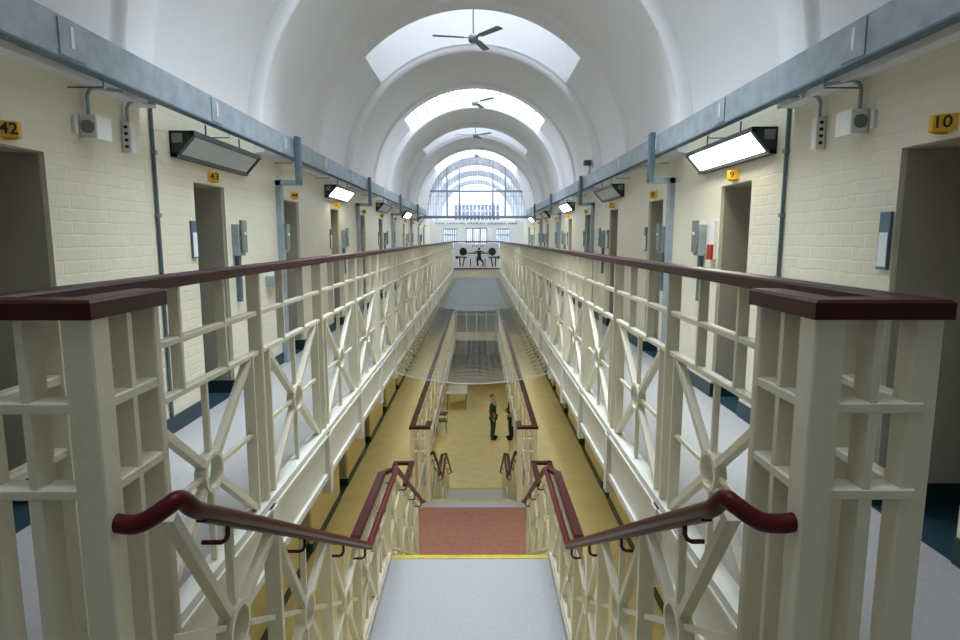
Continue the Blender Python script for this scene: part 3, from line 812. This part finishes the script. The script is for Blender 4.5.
for s in (-1, 1):
    side = 'left' if s < 0 else 'right'
    for k, d in enumerate(door_list(s, 0)[1:]):
        num = (41+k) if s < 0 else (11-k)
        if num < 1 or num > 51: continue
        if s < 0: notice(s, d-.07, 'slim notice holder with white paper beside the %s doorway, left wall' % ORD[k], k)
        elif num != 9: notice(s, d+DW+.055, 'slim notice holder with white paper beside the %s doorway, right wall' % ORD[k], k)
        if s < 0 and k > 0: control(s, d+DW+.19 if k % 2 == 0 else d-.02+ -.16+.0, 'grey control box next to the %s doorway along the left wall' % ORD[k])
        if s > 0 and k > 0: control(s, d+DW+.38 if k % 2 == 0 else d-.16, 'grey control box next to the %s doorway along the right wall' % ORD[k])
# leaflet rack with red folder by door 9
t = thing('leaflet_rack', 'small white rack with a bright red folder beside cell door 9', 'rack', (WX, 5.66, 1.30))
m = MB(); m.box(0, -.03, -.06, .06, 0, .36); m.build('backing', M['white'], t)
m = MB(); m.box(-.03, -.05, -.055, .055, 0, .14); m.build('folder', M['redplastic'], t)
t = MB(); t.cham(0, .06, -.17, .17, -.06, .06, .006, 1); o = t.build('junction_box', M['galv']); o.location = (-WX, 6.85, 1.02); tag(o, 'wide low grey junction box on left wall beside first trunking drop', 'electrical box')
# surveillance camera on the right arch
t = thing('security_camera', 'small dark security camera with a cable on the right side of an arch', 'camera', (2.16, 11.3, 2.86))
m = MB(); m.box(-.02, .0, -.07, .07, -.07, .07); m.build('wall_plate', M['white'], t)
m = MB(); m.cham(-.15, -.02, -.10, .02, -.045, .045, .01, 1); m.build('body', M['housing'], t)
m = MB(); m.tube([(-.03, 0, -.05), (-.02, .02, -.12), (-.05, -.03, -.17), (-.03, 0, -.24)], .009, 6); m.build('cable', M['black'], t)

# ------------------------------------------------------------------ ceiling fans
def fan(y, label, rot):
    t = thing('ceiling_fan', label, 'fan', (0, y, 4.72), 'ceiling fans under the roof lights', rz=rot)
    m = MB(); m.tube([(0, 0, .04), (0, 0, .80)], .012, 8); m.build('down_rod', M['fan'], t)
    m = MB(); m.tube([(0, 0, -.09), (0, 0, -.08), (0, 0, -.04), (0, 0, .02), (0, 0, .05)], [.02, .06, .085, .08, .03], 20); m.build('motor', M['fan'], t)
    for k in range(3):
        a = 2*PI*k/3; d = Vector((math.cos(a), math.sin(a), 0)); n = Vector((-d.y, d.x, 0))
        m = MB(); vs = []
        for r_, w_ in ((.06, .018), (.14, .022), (.17, .055), (.64, .062), (.66, .05)):
            for sg in (-1, 1):
                for dz in (0, .008): vs.append(d*r_ + n*w_*sg + Vector((0, 0, -sg*w_*.12 - .012 + dz)))
        fs = []
        for i in range(4):
            o_ = i*4; fs += [(o_, o_+2, o_+6, o_+4), (o_+1, o_+5, o_+7, o_+3), (o_, o_+4, o_+5, o_+1), (o_+2, o_+3, o_+7, o_+6)]
        fs += [(0, 1, 3, 2), (16, 18, 19, 17)]
        m.add(vs, fs); m.build('blade', M['fan'], t)
    return t
f0 = [(10.25, 'nearest grey three-blade ceiling fan'), (14.9, 'second grey ceiling fan, before the bright white roof light'), (19.55, 'third grey ceiling fan, further down the vault'), (24.1, 'farthest ceiling fan just before the arched window')]
for i, (y, l) in enumerate(f0): fan(y, l, R(190+(i*3)))

# ------------------------------------------------------------------ people and ground floor furniture
def skinned(name, pts, edges, rad, m, parent, root=0, sub=2):
    me = bpy.data.meshes.new(name); me.from_pydata(pts, edges, []); me.materials.append(m)
    o = bpy.data.objects.new(name, me); C.objects.link(o); o.parent = parent
    sk = o.modifiers.new('skin', 'SKIN'); sk.use_smooth_shade = True
    for i, r_ in enumerate(rad):
        v = me.skin_vertices[0].data[i]; v.radius = (r_ if isinstance(r_, tuple) else (r_, r_)); v.use_root = (i == root)
    o.modifiers.new('sub', 'SUBSURF').levels = sub; o.modifiers['sub'].render_levels = sub
    return o
def person(loc, rz, label, mj, mt, mh, lean=0, arms='down'):
    t = thing('person', label, 'person', loc, rz=rz)
    # local frame: faces -y
    hip = (0, 0, .90); ch = (0, -.01, 1.15); sh = (0, 0, 1.36); nk = (0, -.01, 1.46); hd = (0, -.03, 1.60); ht = (0, -.02, 1.66)
    pts = [hip, ch, sh, nk, hd, ht]; rad = [(.15, .11), (.15, .11), (.14, .09), .05, (.075, .09), .06]; ed = [(0,1),(1,2),(2,3),(3,4),(4,5)]
    for s in (-1, 1):
        b = len(pts)
        if arms == 'down': e, w_, h_ = (s*.25, .03, 1.10), (s*.24, -.06, .86), (s*.235, -.09, .79)
        else: e, w_, h_ = (s*.25, .02, 1.10), (s*.12, -.20, 1.08), (s*.06, -.24, 1.09)
        pts += [(s*.19, 0, 1.36), e, w_, h_]; rad += [.058, .043, .03, (.034, .018)]; ed += [(2, b), (b, b+1), (b+1, b+2), (b+2, b+3)]
        # fingers
        hv = Vector(h_); dv = (hv-Vector(w_)).normalized()
        for q in range(4):
            off = Vector((0, (q-1.5)*.017, 0)); f1 = hv+off+dv*.035; f2 = f1+dv*(.035-.004*abs(q-1))+Vector((-s*.012, 0, 0))
            i_ = len(pts); pts += [tuple(f1), tuple(f2)]; rad += [.009, .007]; ed += [(b+3, i_), (i_, i_+1)]
        i_ = len(pts); pts += [tuple(hv+Vector((-s*.01, -.035, .0))+dv*.01)]; rad += [.009]; ed += [(b+3, i_)]
        b = len(pts)
        pts += [(s*.09, 0, .84), (s*.10, -.02, .48), (s*.11, .02, .09), (s*.12, -.12, .04)]; rad += [.085, .058, .04, (.04, .03)]; ed += [(0, b), (b, b+1), (b+1, b+2), (b+2, b+3)]
    # nose and ears
    b = len(pts); pts += [(0, -.125, 1.595)]; rad += [.014]; ed += [(4, b)]
    for s in (-1, 1): b = len(pts); pts += [(s*.085, -.02, 1.60)]; rad += [.016]; ed += [(4, b)]
    skinned('body', pts, ed, rad, M['skin'], t)
    # clothes
    P = [(0, 0, .86), (0, -.01, 1.14), (0, 0, 1.35), (0, 0, 1.43)]; r_ = [(.175, .135), (.17, .135), (.165, .12), .07]; E = [(0,1),(1,2),(2,3)]
    for s in (-1, 1):
        b = len(P)
        e, w_ = ((s*.25, .03, 1.10), (s*.24, -.055, .88)) if arms == 'down' else ((s*.25, .02, 1.10), (s*.13, -.185, 1.08))
        P += [(s*.19, 0, 1.35), e, w_]; r_ += [.078, .060, .046]; E += [(2, b), (b, b+1), (b+1, b+2)]
    skinned('jumper', P, E, r_, mj, t)
    P = [(0, 0, .93)]; r_ = [(.16, .125)]; E = []
    for s in (-1, 1):
        b = len(P); P += [(s*.09, 0, .83), (s*.10, -.02, .48), (s*.11, .015, .07)]; r_ += [.105, .078, .060]; E += [(0, b), (b, b+1), (b+1, b+2)]
    skinned('trousers', P, E, r_, mt, t)
    hm = MB(); hm.grid(lambda u, v: (.088*math.sin(PI*.62*u)*math.cos(2*PI*v), .012+.105*math.sin(PI*.62*u)*math.sin(2*PI*v)+.03*u, 1.63+.10*math.cos(PI*.62*u)), 8, 16); hm.build('hair', mh, t)
    for s in (-1, 1):
        skinned('shoe', [(s*.11, .05, .055), (s*.115, -.06, .05), (s*.12, -.17, .045)], [(0,1),(1,2)], [.068, .066, (.058, .05)], M['blackcloth'], t)
        e = MB(); e.tube([(s*.03, -.112, 1.612), (s*.03, -.118, 1.612)], .009, 8); e.build('eye', M['black'], t)
    m = MB(); m.box(-.022, .022, -.118, -.108, 1.553, 1.559); m.build('mouth', M['redplastic'], t)
    return t
person((.62, 21.5, -2*H), R(75), 'person standing on the ground floor in grey-green jumper and green trousers', M['jacket'], M['trousers'], M['hair'])
person((1.30, 21.5, -2*H), R(-80), 'person in black clothes partly hidden behind the right lower balustrade', M['blackcloth'], M['blackcloth'], M['hair2'], arms='fold')

def table(x, y, rz, label):
    t = thing('table', label, 'table', (x, y, -2*H), rz=rz)
    m = MB(); m.cham(-.45, .45, -.8, .8, .72, .76, .008, 1); m.build('tabletop', M['tabletop'], t)
    for a in (-.4, .4):
        for b_ in (-.72, .72): m = MB(); m.tube([(a, b_, 0), (a, b_, .72)], .02, 8); m.build('leg', M['steel'], t)
table(-.85, 26.0, 0, 'pale table standing on the ground floor near the left wall')
def chair(x, y, rz, label):
    t = thing('chair', label, 'chair', (x, y, -2*H), 'dark chairs along the left of the ground floor', rz=rz)
    m = MB(); m.cham(-.21, .21, -.21, .21, .42, .46, .01, 1); m.build('seat', M['green'], t)
    m = MB(); m.cham(-.20, .20, .19, .22, .58, .88, .008, 2); m.build('backrest', M['green'], t)
    for a in (-.19, .19):
        m = MB(); m.tube([(a, -.19, 0), (a, -.19, .43)], .013, 6); m.build('leg', M['steel'], t)
        m = MB(); m.tube([(a, .19, 0), (a, .20, .88)], .013, 6); m.build('leg', M['steel'], t)
chair(-1.35, 22.4, R(100), 'nearer dark green chair on the ground floor at left')
chair(-1.38, 23.3, R(80), 'farther dark green chair on the ground floor at left')
